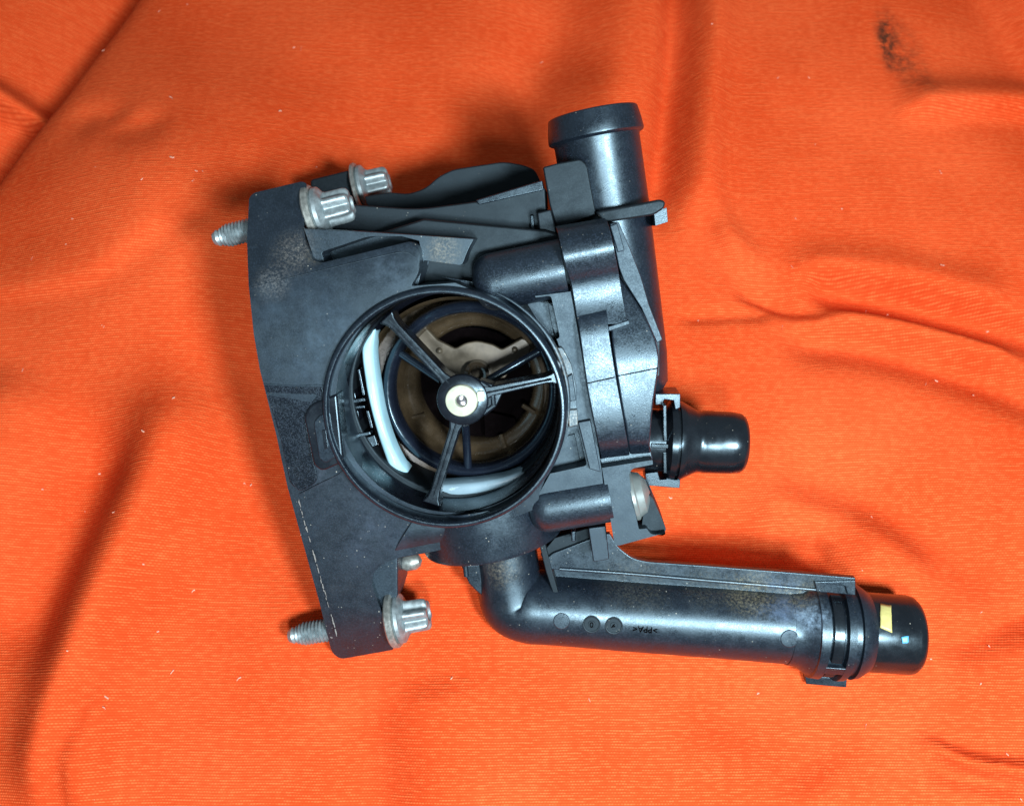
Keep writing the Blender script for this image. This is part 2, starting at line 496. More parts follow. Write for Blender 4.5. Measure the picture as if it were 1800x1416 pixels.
def cloth_material():
    t = NT('woven_orange_cotton')
    sep = t.n.new('ShaderNodeSeparateXYZ')
    wob = t.n.new('ShaderNodeTexNoise'); wob.inputs['Scale'].default_value = 16
    wob.inputs['Detail'].default_value = 3
    t.lk(t.obj, wob.inputs['Vector'])
    vm = t.n.new('ShaderNodeVectorMath'); vm.operation = 'MULTIPLY_ADD'
    t.lk(wob.outputs['Color'], vm.inputs[0]); vm.inputs[1].default_value = (0.0026, 0.0020, 0)
    t.lk(t.obj, vm.inputs[2])
    t.lk(vm.outputs[0], sep.inputs[0])
    p, q = 0.00077, 0.00090
    ry = t.math('MULTIPLY', sep.outputs['Y'], math.pi / p)
    rows = t.math('ABSOLUTE', t.math('SINE', ry))
    par = t.math('MULTIPLY', t.math('FLOOR', t.math('DIVIDE', sep.outputs['Y'], p)), math.pi / 2)
    cx = t.math('ADD', t.math('MULTIPLY', sep.outputs['X'], math.pi / q), par)
    cols = t.math('ABSOLUTE', t.math('SINE', cx))
    # thread thickness varies along each thread
    mp = t.n.new('ShaderNodeMapping'); mp.inputs['Scale'].default_value = (40, 1100, 1)
    t.lk(vm.outputs[0], mp.inputs[0])
    slub = t.n.new('ShaderNodeTexNoise'); slub.inputs['Scale'].default_value = 1; slub.inputs['Detail'].default_value = 3
    t.lk(mp.outputs[0], slub.inputs['Vector'])
    mp2 = t.n.new('ShaderNodeMapping'); mp2.inputs['Scale'].default_value = (1000, 30, 1)
    t.lk(vm.outputs[0], mp2.inputs[0])
    slub2 = t.n.new('ShaderNodeTexNoise'); slub2.inputs['Scale'].default_value = 1; slub2.inputs['Detail'].default_value = 2
    t.lk(mp2.outputs[0], slub2.inputs['Vector'])
    wv = t.math('MULTIPLY', rows, t.math('MULTIPLY_ADD', cols, 0.45, 0.55))
    hgt = t.math('MULTIPLY', wv, t.ramp(slub.outputs['Fac'], 0.25, 0.75, 0.65, 1.15))
    hgt = t.math('ADD', hgt, t.math('MULTIPLY', slub2.outputs['Fac'], 0.25))
    mp3 = t.n.new('ShaderNodeMapping'); mp3.inputs['Scale'].default_value = (330, 1250, 1)
    t.lk(vm.outputs[0], mp3.inputs[0])
    dash = t.n.new('ShaderNodeTexNoise'); dash.inputs['Scale'].default_value = 1; dash.inputs['Detail'].default_value = 2
    t.lk(mp3.outputs[0], dash.inputs['Vector'])
    hgt = t.math('MULTIPLY', hgt, t.ramp(dash.outputs['Fac'], 0.30, 0.70, 0.55, 1.30))
    big = t.noise(14, 4, 0.6)
    fuzz = t.noise(3000, 2, 0.6)
    base = t.mix(t.ramp(big, 0.35, 0.65), (0.61, 0.062, 0.013), (0.70, 0.088, 0.022))
    base = t.mix(t.ramp(hgt, 0.05, 0.55, 0.7, 0), base, (0.42, 0.038, 0.007))
    base = t.mix(t.math('MULTIPLY', t.ramp(hgt, 0.62, 1.1), 0.45), base, (0.88, 0.20, 0.06))
    # greasy black smear near the far right corner, oil spots
    def world_spot(x, y, rx, ry_, rot=0):
        w = px_world(x, y) * S
        m_ = t.n.new('ShaderNodeMapping'); m_.vector_type = 'TEXTURE'
        m_.inputs['Location'].default_value = w
        m_.inputs['Rotation'].default_value = (0, 0, rot)
        m_.inputs['Scale'].default_value = (rx * S, ry_ * S, 1)
        t.lk(t.obj, m_.inputs[0])
        ln = t.n.new('ShaderNodeVectorMath'); ln.operation = 'LENGTH'
        t.lk(m_.outputs[0], ln.inputs[0])
        return t.ramp(ln.outputs['Value'], 0.1, 1.0, 1, 0)
    sm = t.ramp(t.noise(260, 6, 0.75), 0.30, 0.80)
    for x, y, rx, ry_, rot, k in ((1562, 62, 46, 130, -.05, 1.5), (1558, 72, 22, 90, 0, 1.8), (1590, 70, 80, 130, .3, .6),
                                  (1580, 105, 70, 60, -.6, .9), (1605, 130, 80, 90, .2, .6), (1625, 160, 70, 100, 0, .4)):
        mk = t.math('MULTIPLY', t.math('MULTIPLY', world_spot(x, y, rx, ry_, rot), sm), k, clamp=True)
        base = t.mix(mk, base, (0.05, 0.022, 0.012))
    ds = t.math('MULTIPLY', t.ramp(t.vor(70), 0.05, 0.12, 1, 0), t.ramp(t.noise(25, 3), 0.58, 0.7))
    base = t.mix(t.math('MULTIPLY', ds, 0.5), base, (0.30, 0.02, 0.004))
    t.lk(base, t.b.inputs['Base Color'])
    t.b.inputs['Roughness'].default_value = 0.85
    t.b.inputs['Specular IOR Level'].default_value = 0.05
    t.b.inputs['Sheen Weight'].default_value = 0.0
    t.b.inputs['Sheen Roughness'].default_value = 0.5
    t.b.inputs['Sheen Tint'].default_value = (1, 0.55, 0.35, 1)
    n = t.bump(hgt, 0.7, 0.00022)
    n = t.bump(fuzz, 0.15, 0.0001, n)
    t.lk(n, t.b.inputs['Normal'])
    return t.m
cloth_me, (GX, GY, GH) = build_cloth()
cloth = link('cloth', cloth_me, cloth_material(), None, ang=180)
cloth['label'] = 'rumpled bright orange woven cotton cloth spread under the black housing'
cloth['category'] = 'cloth'
# fluff and lint caught in the weave
def lint():
    rng = random.Random(11)
    vs, fs = [], []
    spots = [(75, 860), (240, 785), (290, 782), (430, 850), (95, 1030), (305, 1177), (213, 1226), (205, 1240), (285, 1110),
             (415, 1195), (1420, 136), (1365, 140), (1480, 365), (1648, 470), (1576, 538), (1340, 1218), (1525, 1272), (1765, 1320),
             (395, 365), (298, 384), (330, 12), (5, 940), (1820, 470), (1660, 300), (505, 232), (275, 998), (1230, 560), (90, 480), (205, 595)]
    spots += [(rng.uniform(0, 1800), rng.uniform(0, 1416)) for _ in range(55)]
    for x, y in spots:
        w = px_world(x, y)
        i = min(max(int((w.x - GX[0]) / (GX[1] - GX[0])), 0), len(GX) - 1); j = min(max(int((w.y - GY[0]) / (GY[1] - GY[0])), 0), len(GY) - 1)
        w.z = GH[j, i] + 1.2
        a = rng.uniform(0, 6.28); ln = rng.uniform(3, 11); th = rng.uniform(.7, 1.7)
        pts = []
        for k in range(4):
            a += rng.uniform(-.8, .8)
            pts.append(w.copy()); w = w + Vector((math.cos(a) * ln / 3, math.sin(a) * ln / 3, rng.uniform(-.3, .5)))
        b = len(vs)
        for k, p_ in enumerate(pts):
            for c in range(4):
                an = c * math.pi / 2
                vs.append(p_ + Vector((0, math.cos(an) * th, math.sin(an) * th * .6)))
        for k in range(3):
            for c in range(4):
                fs.append([b + k * 4 + c, b + k * 4 + (c + 1) % 4, b + k * 4 + 4 + (c + 1) % 4, b + k * 4 + 4 + c])
    return mesh(vs, fs)
lo = link('lint', lint(), simple('pale_lint', (0.75, 0.42, 0.30), 0.9, var=.3), cloth)
lo['kind'] = 'stuff'

# ================================================================ THE HOUSING
root = bpy.data.objects.new('thermostat_housing', None)
col.objects.link(root)
root.matrix_world = Matrix.Translation(cam_to_world(O0) * S) @ (RC @ RO).to_4x4()
root.empty_display_size = 0.02
root['label'] = 'black plastic engine thermostat housing with open round throat, pipe stubs and steel bolts'
root['category'] = 'engine part'

TC = (787, 711)                                     # throat centre
kT = K(*TC, -14)
def throat_cutter(r, d0, d1):
    A = P(*TC, -14)
    return lathe_me(Vector((A.x, A.y, -d0)), Vector((A.x, A.y, -d1)), [(0, r * kT), (1, r * kT)], 96)

# ---- rear body (dark core that the front pieces are moulded onto; it rests on the cloth)
core = prism_me([(600, 430, 20), (745, 385), (960, 405), (1040, 430), (1100, 790), (1066, 900, 20), (960, 930), (830, 940, 20), (690, 930), (560, 760), (545, 560)], 95, 330)
core = cut(core, throat_cutter(196, -200, 300))
link('body_core', core, M_dark, root, 4)
prism('support_boss', [(740, 520, 40), (930, 500, 40), (960, 820, 40), (760, 840, 40)], 331, 440, M_dark, root, bevel=8)
# ---- deep cover flange with the humped outline
prism('cover_flange', [(640, 345), (684, 338, 8), (718, 341, 10), (748, 331, 14), (771, 310, 14), (796, 298, 10), (827, 293), (886, 284, 14), (920, 290, 8),
                     (940, 298, 8), (950, 318, 6), (958, 420), (660, 420)], 330, 380, M_dark, root, bevel=3)
# ---- upper cross beam, its ledge and clip
prism('cross_beam', [(560, 352), (622, 360), (733, 368, 30), (833, 355, 20), (958, 330), (962, 415), (942, 413), (830, 420), (620, 405), (545, 400)], 150, 320, M_dark, root, bevel=3)
prism('beam_ledge', [(836, 352), (953, 317), (956, 334), (842, 360)], 140, 200, M_pl, root, bevel=2)
prism('beam_rib', [(938, 378), (941, 408), (824, 419), (826, 414), (934, 405), (932, 379)], 140, 170, M_pl, root, bevel=1.5)
prism('beam_clip', [(944, 374), (968, 368), (980, 415), (950, 421)], 110, 200, M_dark, root, bevel=3)

# ---- near ears and the front plate
flange_poly = [(438, 347, 10), (446, 339, 6), (530, 319, 8), (539, 322, 4), (534, 400), (537, 425), (549, 458, 8), (566, 462, 4), (722, 424, 10), (735, 432, 10), (738, 450), (736, 480, 10),
               (722, 503, 6), (800, 497), (900, 540), (985, 640), (990, 760), (948, 868), (945, 893, 4), (838, 933, 4), (830, 952, 8), (766, 968), (703, 979, 10), (672, 990, 20), (655, 1008, 16),
               (654, 1030, 12), (668, 1068), (686, 1128), (694, 1141, 8), (598, 1158, 14), (583, 1146, 10), (562, 1060), (530, 945), (505, 854), (486, 766), (463, 674), (457, 651), (446, 587), (437, 500), (434, 420)]
fp = prism_me(flange_poly, 0, 240)
for v in fp.vertices:                      # the ears narrow towards the back
    if v.co.z < -100 * S:
        fx, fy = v.co.x / S, v.co.y / S
        e1, e2 = P(528, 410, 0), P(640, 1000, 0)
        if (fy > e1.y and fx > e1.x and fx < P(560, 400).x) or (fy < e2.y and fx > e2.x): v.co.x -= 62 * S
fl = cut(fp, throat_cutter(203, -60, 400))
def fold(me, a, b, slope, up):
    """crease the front face along the line a-b and lean the part beyond it back"""
    A_, B_ = P(*a) * S, P(*b) * S
    n_ = Vector((-(B_ - A_).y, (B_ - A_).x, 0)).normalized()
    if (n_.y > 0) != up: n_ = -n_
    bm = bmesh.new(); bm.from_mesh(me)
    bmesh.ops.triangulate(bm, faces=[f for f in bm.faces if len(f.verts) > 4])
    bmesh.ops.bisect_plane(bm, geom=bm.verts[:] + bm.edges[:] + bm.faces[:], plane_co=A_, plane_no=n_, dist=1e-7)
    pn = Vector((n_.x * slope, n_.y * slope, 1)).normalized()       # plane leaning back beyond the line
    A3 = A_.copy(); C3 = CAMO * S
    for v in bm.verts:
        if v.co.z > -100 * S and (v.co - A_).dot(n_) > 1e-6:
            r_ = v.co - C3
            base_z = v.co.z
            tt = (A3 - C3).dot(pn) / r_.dot(pn)
            hit = C3 + r_ * tt
            v.co = v.co + r_ * ((hit.z) / r_.z)
    bm.to_mesh(me); bm.free()
fold(fl, (441, 506), (714, 444), 0.50, True)
fold(fl, (463, 690), (600, 700), 0.13, False)
fold(fl, (560, 1120), (690, 1104), 0.55, False)
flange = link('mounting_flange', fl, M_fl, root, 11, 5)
# lower-edge swelling of the plate below the throat
loft('plate_shoulder', [(675, 985, 62), (690, 972, 42), (700, 955, 30), (712, 935, 26), (724, 915, 28)],
     [(828, 957, 62), (828, 950, 42), (830, 936, 28), (836, 922, 22), (842, 908, 24)], 90, M_fl, root, bevel=2)
# upper web behind the pocket
web = prism_me([(534, 402), (620, 406), (745, 414), (833, 420), (822, 440, 10), (812, 467, 6), (745, 458), (735, 500), (560, 480)], 30, 200)
web = cut(web, prism_me([(556, 444, 6), (640, 416, 10), (700, 416), (731, 424), (740, 470), (566, 476, 6)], 0, 90))
link('web', web, M_fl, root, 2)
prism('pocket_floor', [(548, 405), (745, 418), (745, 480), (556, 480)], 92, 120, M_dark, root, bevel=0)
# deep part of the flange seen past the lower ear
prism('flange_rib', [(640, 975), (699, 970), (699, 1045), (690, 1075), (640, 1060)], 90, 200, M_fl, root, bevel=4)
prism('mounting_ear', [(545, 316, 6), (622, 297, 6), (634, 362), (560, 374), (548, 360)], 400, 520, M_dark, root, bevel=4)
# chipped, dusty left edge of the plate
vs, fs = [], []
for i in range(48):
    t_ = random.random() ** .8
    y_ = 868 + 250 * t_; x_ = 530 + (545 - 530) * 0 + (505 - 530) + (y_ - 854) * .283 + 12 + random.uniform(-.8, .8)
    L_ = random.uniform(1, 5); w_ = random.uniform(.3, .8); d_ = .13 * (y_ - 700) - 1.2
    b_ = len(vs)
    for dd in (0, 2.5):
        vs += [P(x_ - w_, y_ - L_, d_ + dd), P(x_ + w_, y_ - L_, d_ + dd), P(x_ + w_ + L_ * .5, y_ + L_, d_ + dd), P(x_ - w_ + L_ * .5, y_ + L_, d_ + dd)]
    fs += [[b_, b_ + 1, b_ + 2, b_ + 3], [b_ + 7, b_ + 6, b_ + 5, b_ + 4]] + [[b_ + k_, b_ + 4 + k_, b_ + 4 + (k_ + 1) % 4, b_ + (k_ + 1) % 4] for k_ in range(4)]
ew = link('edge_dust', mesh(vs, fs), simple('pale_edge_dust', (.20, .20, .19), .8), flange)
ew['kind'] = 'stuff'
# moulding seams
for pts in ([(441, 506, 0), (520, 486, 0), (600, 467, 0), (690, 446, 0), (714, 444, 0), (728, 451, 0)],
            [(463, 674, 0), (520, 678, 0), (566, 677, 0), (566, 694, 0)],
            [(527, 868, 22), (560, 851, 19), (596, 833, 17), (603, 822, 16)]):
    pth = cat([P(x, y, d - .2) for x, y, d in pts], 4)
    sub(tube('parting_seam', pth, 1.0, M_fl, flange, 6), flange)
film = lambda x, y: .13 * max(0, y - 693) * .99
prism('oil_film', [(464, 677), (520, 680, 3), (566, 680, 3), (572, 700), (548, 712, 6), (536, 735, 10), (552, 815, 10), (560, 846, 14), (528, 864, 6), (510, 850, 8), (494, 775)], -1.3, 30, M_wet, flange, bevel=1.5, tilt=film)
# looped clip at the left of the throat
clip = prism('clip_loop', [(533, 732, 12), (545, 711, 12), (592, 692), (604, 812), (566, 829, 12), (551, 818, 10)], -6, 40, M_gloss, root, bevel=5)
prism('clip_slot', [(551, 742, 6), (562, 729, 8), (578, 726), (590, 803), (572, 814, 6), (561, 806, 6)], -10, 0, M_pl, clip, bevel=2)
prism('clip_notch', [(566, 756), (573, 755), (577, 786), (571, 790)], -13, -8, M_gloss, clip, bevel=1)

# ---- throat
rim = zlathe('throat_rim', *TC, [(45, 211), (-2, 210.5), (-9, 209), (-13, 206), (-14.5, 203), (-14, 200.5), (-11, 198.5), (-4, 197.5), (20, 197)], M_pl, root, 128, caps=False)
zlathe('throat_wall', *TC, [(20, 196.5), (60, 195), (120, 193), (126, 188), (230, 184), (236, 178), (300, 178), (300, 0)], M_gloss, root, 128, caps=False)
# dirt collar outside the rim (a raised grimy lip at the upper right)
pth = [P(787 + 213 * math.cos(a), 711 - 214 * math.sin(a), 4) for a in np.linspace(-.25, 1.15, 26)]
tube('rim_lip', pth, [1 + 3.4 * math.sin(math.pi * i / 25) for i in range(26)], M_fl, root, 10)

# chamber at the left of the throat, with its ribs
prism('chamber_floor', [(598, 610), (640, 600), (664, 760), (700, 850), (640, 830), (598, 760)], 150, 200, M_void, root, bevel=0)
for poly, d in (([(592, 706), (640, 699), (643, 705), (592, 714)], 96), ([(596, 716), (640, 712), (642, 717), (596, 722)], 104),
                ([(594, 768), (650, 758), (652, 764), (596, 775)], 92), ([(614, 662), (618, 661), (626, 700), (621, 701)], 104),
                ([(628, 650), (632, 648), (642, 694), (637, 696)], 100), ([(624, 722), (629, 721), (636, 752), (630, 754)], 104),
                ([(640, 770), (658, 764), (664, 782), (648, 788)], 100), ([(636, 776), (641, 774), (660, 800), (654, 804)], 108),
                ([(606, 735), (611, 734), (616, 756), (611, 757)], 106), ([(643, 722), (648, 721), (656, 752), (651, 753)], 98)):
    prism('chamber_rib', poly, d, d + 60, M_gloss, root, bevel=1.5, seg=2)
# seals that show pale through the gaps
def bowed(name, L_, R_, mat, bow=12, thick=40):
    """band with a cushioned front: rows across from the left to the right edge"""
    L_ = cat([P(*p) for p in L_], 5); R_ = cat([P(*p) for p in R_], 5); vs = []; fs = []; nn = 9
    for a_, b_ in zip(L_, R_):
        for k_ in range(nn):
            t_ = k_ / (nn - 1)
            v_ = a_.lerp(b_, t_); v_.z += bow * math.sqrt(max(0, 1 - (2 * t_ - 1) ** 2)); vs.append(v_)
        for k_ in range(nn):
            t_ = 1 - k_ / (nn - 1)
            v_ = a_.lerp(b_, t_); v_.z -= thick; vs.append(v_)
    w_ = 2 * nn
    for i_ in range(len(L_) - 1):
        for k_ in range(w_):
            j_ = (k_ + 1) % w_
            fs.append([i_ * w_ + k_, i_ * w_ + j_, (i_ + 1) * w_ + j_, (i_ + 1) * w_ + k_])
    fs.append(list(range(w_))[::-1]); fs.append(list(range((len(L_) - 1) * w_, len(L_) * w_)))
    return link(name, mesh(vs, fs), mat, root, ang=50)
strip = bowed('white_seal', [(655, 582, 128), (637, 608, 118), (642, 665, 106), (650, 708, 100), (664, 761, 102), (680, 808, 112), (690, 832, 122), (703, 841, 132)],
              [(662, 577, 128), (657, 618, 118), (662, 666, 106), (673, 729, 100), (690, 782, 102), (706, 814, 112), (713, 822, 122), (718, 828, 132)], M_white, 9)
tube('seal_lip', cat([P(634, 618, 112), P(640, 665, 104), P(648, 710, 98), P(661, 762, 100), P(678, 811, 110), P(688, 836, 124)], 5), 1.5, M_void, root, 8)
bowed('grey_seal', [(772, 851, 104), (806, 849, 100), (840, 846, 98), (885, 838, 98), (925, 824, 100), (938, 818, 104)],
      [(775, 866, 104), (790, 871, 100), (839, 867, 98), (885, 855, 98), (922, 840, 100), (936, 824, 104)], M_seal2, 6)
# thermostat insert: brown cup, bridge plate, black inner ring
IC = (829, 685)
zlathe('insert_collar', 806, 700, [(150, 178), (160, 172), (200, 170), (205, 150), (225, 148)], M_brown, root, 96, caps=False)
zlathe('insert_cup', *IC, [(170, 139), (190, 134), (215, 129), (222, 122), (226, 112), (236, 106), (262, 104)], M_brown, root, 96, caps=False)
zlathe('insert_floor', *IC, [(262, 110), (262.5, 0)], M_void, root, 64, caps=False)
for a in (205, 250, 300, 340):
    x, y = IC[0] + 118 * math.cos(math.radians(a)), IC[1] - 118 * math.sin(math.radians(a))
    x2, y2 = IC[0] + 94 * math.cos(math.radians(a + 3)), IC[1] - 94 * math.sin(math.radians(a + 3))
    tube('cup_rib', [P(x, y, 216), P(x2, y2, 224)], 5, M_brown, root, 8)
bridge = prism('bridge_plate', [(728, 585), (745, 572), (768, 597, 5), (800, 613, 6), (817, 603, 8), (839, 599, 8), (865, 605, 6), (882, 614, 5), (917, 594), (938, 600), (930, 622), (904, 636), (888, 664), (840, 668), (787, 657), (755, 622)],
               206, 222, M_beige, root, bevel=3)
for x, y in ((773, 616), (905, 614)):
    zlathe('rivet', x, y, [(208, 6), (201, 5), (198, 3), (197, 0)], M_beige, bridge, 16, caps=False)
zlathe('bridge_boss', 840, 655, [(206, 24), (186, 22), (183, 16), (186, 12), (200, 11)], M_brown, bridge, 32, caps=False)
prism('spring_block', [(850, 722), (905, 735), (915, 770), (852, 768)], 240, 262, M_void, root, bevel=2)
ring = zlathe('retainer_ring', *IC, [(160, 157), (148, 156), (141, 151), (139, 146), (142, 140), (150, 136.5), (176, 135.5), (178, 157), (160, 157)], M_ring, root, 128, caps=False)
for a, b in (((700, 618), (776, 668)), ((946, 618), (858, 668)), ((823, 826), (818, 745))):
    pts = [P(*a, 152), P((a[0] + b[0]) / 2, (a[1] + b[1]) / 2, 138), P(*b, 118)]
    sub(tube('ring_strut', cat(pts, 5), 8.0, M_ring, ring, 14), ring)

# ---- spider across the throat
HX, HY = 813, 703
hub = zlathe('spider_hub', HX + 9, HY - 15, [(110, 31), (70, 36), (40, 42), (33, 44), (30, 43), (28, 41), (27, 27.5), (60, 27)], M_gloss, root, 64, caps=False)
def blade(a, wa, b, wb, da, db, depth):
    """spoke from hub to rim, widening to a foot at the rim"""
    ax = Vector((b[0] - a[0], b[1] - a[1])); n = Vector((-ax.y, ax.x)).normalized(); L = ax.length; u = ax / L
    st = [(0, wa * 1.5), (.10, wa), (.5, (wa + wb) / 2), (.86, wb), (.95, wb * 1.25), (1.03, wb * 2.0)]
    poly = [(a[0] + u.x * L * t + n.x * w, a[1] + u.y * L * t + n.y * w) for t, w in st]
    poly += [(a[0] + u.x * L * t - n.x * w, a[1] + u.y * L * t - n.y * w) for t, w in reversed(st)]
    f = lambda x, y: (db - da) * (((x - a[0]) * u.x + (y - a[1]) * u.y) / L)
    return prism('spider_spoke', poly, da, da + depth, M_gloss, root, bevel=3, tilt=f)
spokes = [blade((788, 673), 8, (681, 560), 8, 30, 28, 44), blade((852, 690), 9, (976, 664), 7, 30, 30, 44), blade((803, 741), 9, (759, 882), 8.5, 30, 28, 44)]
for (a, b), sp in zip((((845, 672), (866, 684)), ((866, 684), (868, 712)), ((868, 712), (850, 726))), (hub, hub, hub)):
    sub(tube('hub_rib', [P(*a, 36), P(*b, 36)], 5.5, M_gloss, hub, 10), hub)
prism('hub_web', [(842, 668), (868, 676, 6), (884, 690), (872, 716, 6), (848, 732), (846, 700)], 33, 70, M_gloss, root, bevel=3)
bush = zlathe('cream_bush', 814, 699, [(50, 28.5), (25, 28.5), (21.5, 27), (20.5, 25), (20.5, 11), (24, 10), (40, 9.5)], M_cream, root, 64, caps=False)
prism('bush_key', [(838, 688, 2), (851, 687, 3), (852, 705, 3), (839, 706, 2)], 22, 50, M_cream, bush, bevel=2)
zlathe('bush_pin', 813.5, 700, [(40, 10), (25, 10), (23.5, 9), (26, 7.5), (33, 2), (34, 0)], M_steel, bush, 32, caps=False)

for a, b in (((790, 675), (684, 563)), ((856, 690), (970, 666)), ((802, 744), (761, 876))):
    q_ = [P(a[0] + (b[0] - a[0]) * t, a[1] + (b[1] - a[1]) * t, 29 + random.uniform(-.4, .4)) for t in np.linspace(0, 1, 24)]
    tube('spoke_ridge', q_, [1.7 + random.uniform(-.5, .5) for _ in q_], M_gloss, spokes[0 if b[0] < 700 else 1 if b[0] > 900 else 2], 8)
# ---- bolt bosses of the main body
def boss(name, a, b, r, d, mat, left_round=True):
    A, B = P(*a, d), P(*b, d); k = K(*a, d); L = (B - A).length; R = r * k
    prof = [(0.0, 0.0)] + [((R * .72 * (1 - math.cos(t))) / L, R * (math.sin(t) ** .62)) for t in np.linspace(.2, math.pi / 2, 8)] + [(1, R)]
    return lathe(name, A, B, prof, mat, root, 56, ang=50)
boss('bolt_boss', (834, 502), (992, 470), 50, 62, M_cover)
prism('boss_base', [(838, 500), (905, 518), (1004, 505), (1006, 540), (975, 540), (930, 515)], 58, 160, M_cover, root, bevel=4)
boss('bolt_boss', (930, 893), (1072, 869), 47, 62, M_cover)
prism('boss_base', [(948, 842), (1055, 830), (1066, 872), (950, 900)], 48, 160, M_cover, root, bevel=6, r=6)
# web between throat and seam with two square pockets
wb = prism_me([(940, 520), (1003, 512), (1012, 560), (1030, 660), (1046, 750), (1058, 828), (1062, 870), (940, 880), (985, 800), (1000, 720), (998, 660), (980, 600)], 26, 140)
wb = cut(wb, prism_me([(915, 528, 4), (968, 521, 6), (984, 596, 6), (940, 610)], 10, 66))
wb = cut(wb, prism_me([(1004, 760, 3), (1016, 756, 4), (1032, 822, 6), (940, 842), (970, 815)], 10, 70))
link('pocket_web', wb, M_flat, root, 2)
prism('pocket_floor', [(925, 532), (962, 527), (974, 590), (960, 590), (946, 566)], 62, 80, M_flat, root, bevel=1)
prism('pocket_floor', [(990, 768), (1010, 762), (1020, 812), (955, 832), (975, 806)], 66, 90, M_flat, root, bevel=1)
prism('web_step', [(1016, 742), (1038, 738), (1056, 830), (1036, 824)], 15, 80, M_flat, root, bevel=2)
# grimy latch tongue beside the throat
latch = prism('latch', [(974, 612, 5), (988, 610, 5), (1004, 640), (1013, 680), (1015, 748, 2), (999, 752, 2), (996, 690), (988, 648)], 12, 60, M_fl, root, bevel=2)
prism('latch_tongue', [(997, 662), (1006, 656), (1013, 704), (999, 706)], 6, 30, M_flat, latch, bevel=2)
prism('latch_foot', [(998, 720), (1015, 719), (1016, 748), (1000, 751)], 6, 30, M_fl, latch, bevel=2)

# ---- cover clamped to the right of the seam
loft('cover_boss', [(976, 398, 70), (979, 404, 26), (983, 420, 4), (988, 442, -7), (993, 462, -6), (999, 482, 4), (1004, 498, 16), (1008, 520, 20), (1012, 545, 19), (1016, 572, 10)],
     [(1063, 383, 70), (1067, 388, 26), (1072, 403, 4), (1077, 424, -7), (1081, 444, -6), (1085, 465, 4), (1088, 482, 16), (1092, 508, 20), (1097, 536, 19), (1104, 568, 14)], 210, M_cover, root, bevel=4)
loft('cover_band', [(1013, 556, 16), (1016, 568, 7), (1020, 595, 1), (1031, 673, 0), (1042, 732, 0), (1049, 766, 5), (1053, 786, 18), (1057, 806, 48)],
     [(1066, 545, 16), (1068, 558, 7), (1071, 586, 1), (1083, 662, 0), (1094, 722, 0), (1100, 758, 5), (1104, 780, 18), (1107, 800, 48)], 210, M_cover, root, bevel=4)
loft('cover_face', [(1070, 480, 60), (1072, 520, 40), (1074, 575, 22), (1078, 620, 12), (1084, 662, 10), (1094, 722, 12), (1101, 760, 18), (1104, 782, 30), (1108, 804, 60)],
     [(1090, 486, 60), (1121, 534, 40), (1147, 582, 22), (1157, 618, 12), (1158, 646, 10), (1148, 715, 12), (1144, 760, 18), (1143, 782, 30), (1145, 800, 60)], 230, M_cover, root, bevel=4)
tube('cover_seam', [P(1031, 674, -1.6), P(1081, 663, -1.6)], 0.9, M_void, root, 6)
tube('cover_seam', [P(1085, 661, 8.6), P(1157, 647, 8.6)], 0.9, M_void, root, 6)
prism('cover_tab', [(1068, 574), (1105, 562), (1108, 570), (1070, 583)], 12, 60, M_flat, root, bevel=2)
prism('cover_rib', [(1072, 394), (1087, 389, 3), (1109, 440), (1127, 487), (1141, 535), (1165, 597, 3), (1155, 603, 3), (1127, 541), (1096, 492), (1088, 470)], 44, 220, M_flat, root, bevel=2.5)
prism('cover_back', [(1090, 480), (1160, 600), (1160, 660), (1100, 700)], 70, 230, M_dark, root, bevel=2)
# dark shelf and screw bracket below
prism('bracket_shelf', [(1052, 806), (1143, 784), (1148, 808), (1060, 822)], 52, 200, M_cover, root, bevel=3)
br = prism('bracket', [(1058, 822), (1147, 808, 2), (1148, 816, 2), (1112, 823, 6), (1106, 832, 5), (1109, 858), (1120, 916), (1123, 930, 3), (1137, 928, 3), (1143, 938, 8), (1166, 941, 8), (1171, 936, 3), (1086, 959, 5), (1080, 956, 3), (1069, 888)],
           24, 130, M_flat, root, bevel=2.5)
prism('bracket_wall', [(1136, 864, 4), (1148, 876), (1172, 931, 6), (1163, 941, 5), (1136, 937), (1128, 925)], 44, 150, M_dark, br, bevel=3)
A = P(1102, 872, 66); B = P(1142, 863, 66); k = K(1110, 870, 66)
scr = lathe('bracket_screw', A, B, [(.2, 0), (.2, 45 * k), (.32, 45 * k), (.36, 44 * k), (.40, 41 * k), (.7, 36 * k), (.92, 22 * k), (1, 0)], M_screw, root, 48)
# small box and snap pin under the lower boss
prism('snap_pin', [(1004, 934), (1012, 933), (1012, 952), (1004, 952)], 85, 150, M_cover, root, bevel=3)
prism('snap_floor', [(950, 975), (975, 945), (1040, 926), (1050, 975), (1046, 992), (962, 992)], 120, 190, M_dark, root, bevel=2)
prism('snap_block', [(1034, 928, 3), (1065, 924, 3), (1071, 983, 4), (1043, 988, 4)], 55, 170, M_flat, root, bevel=7, seg=1)

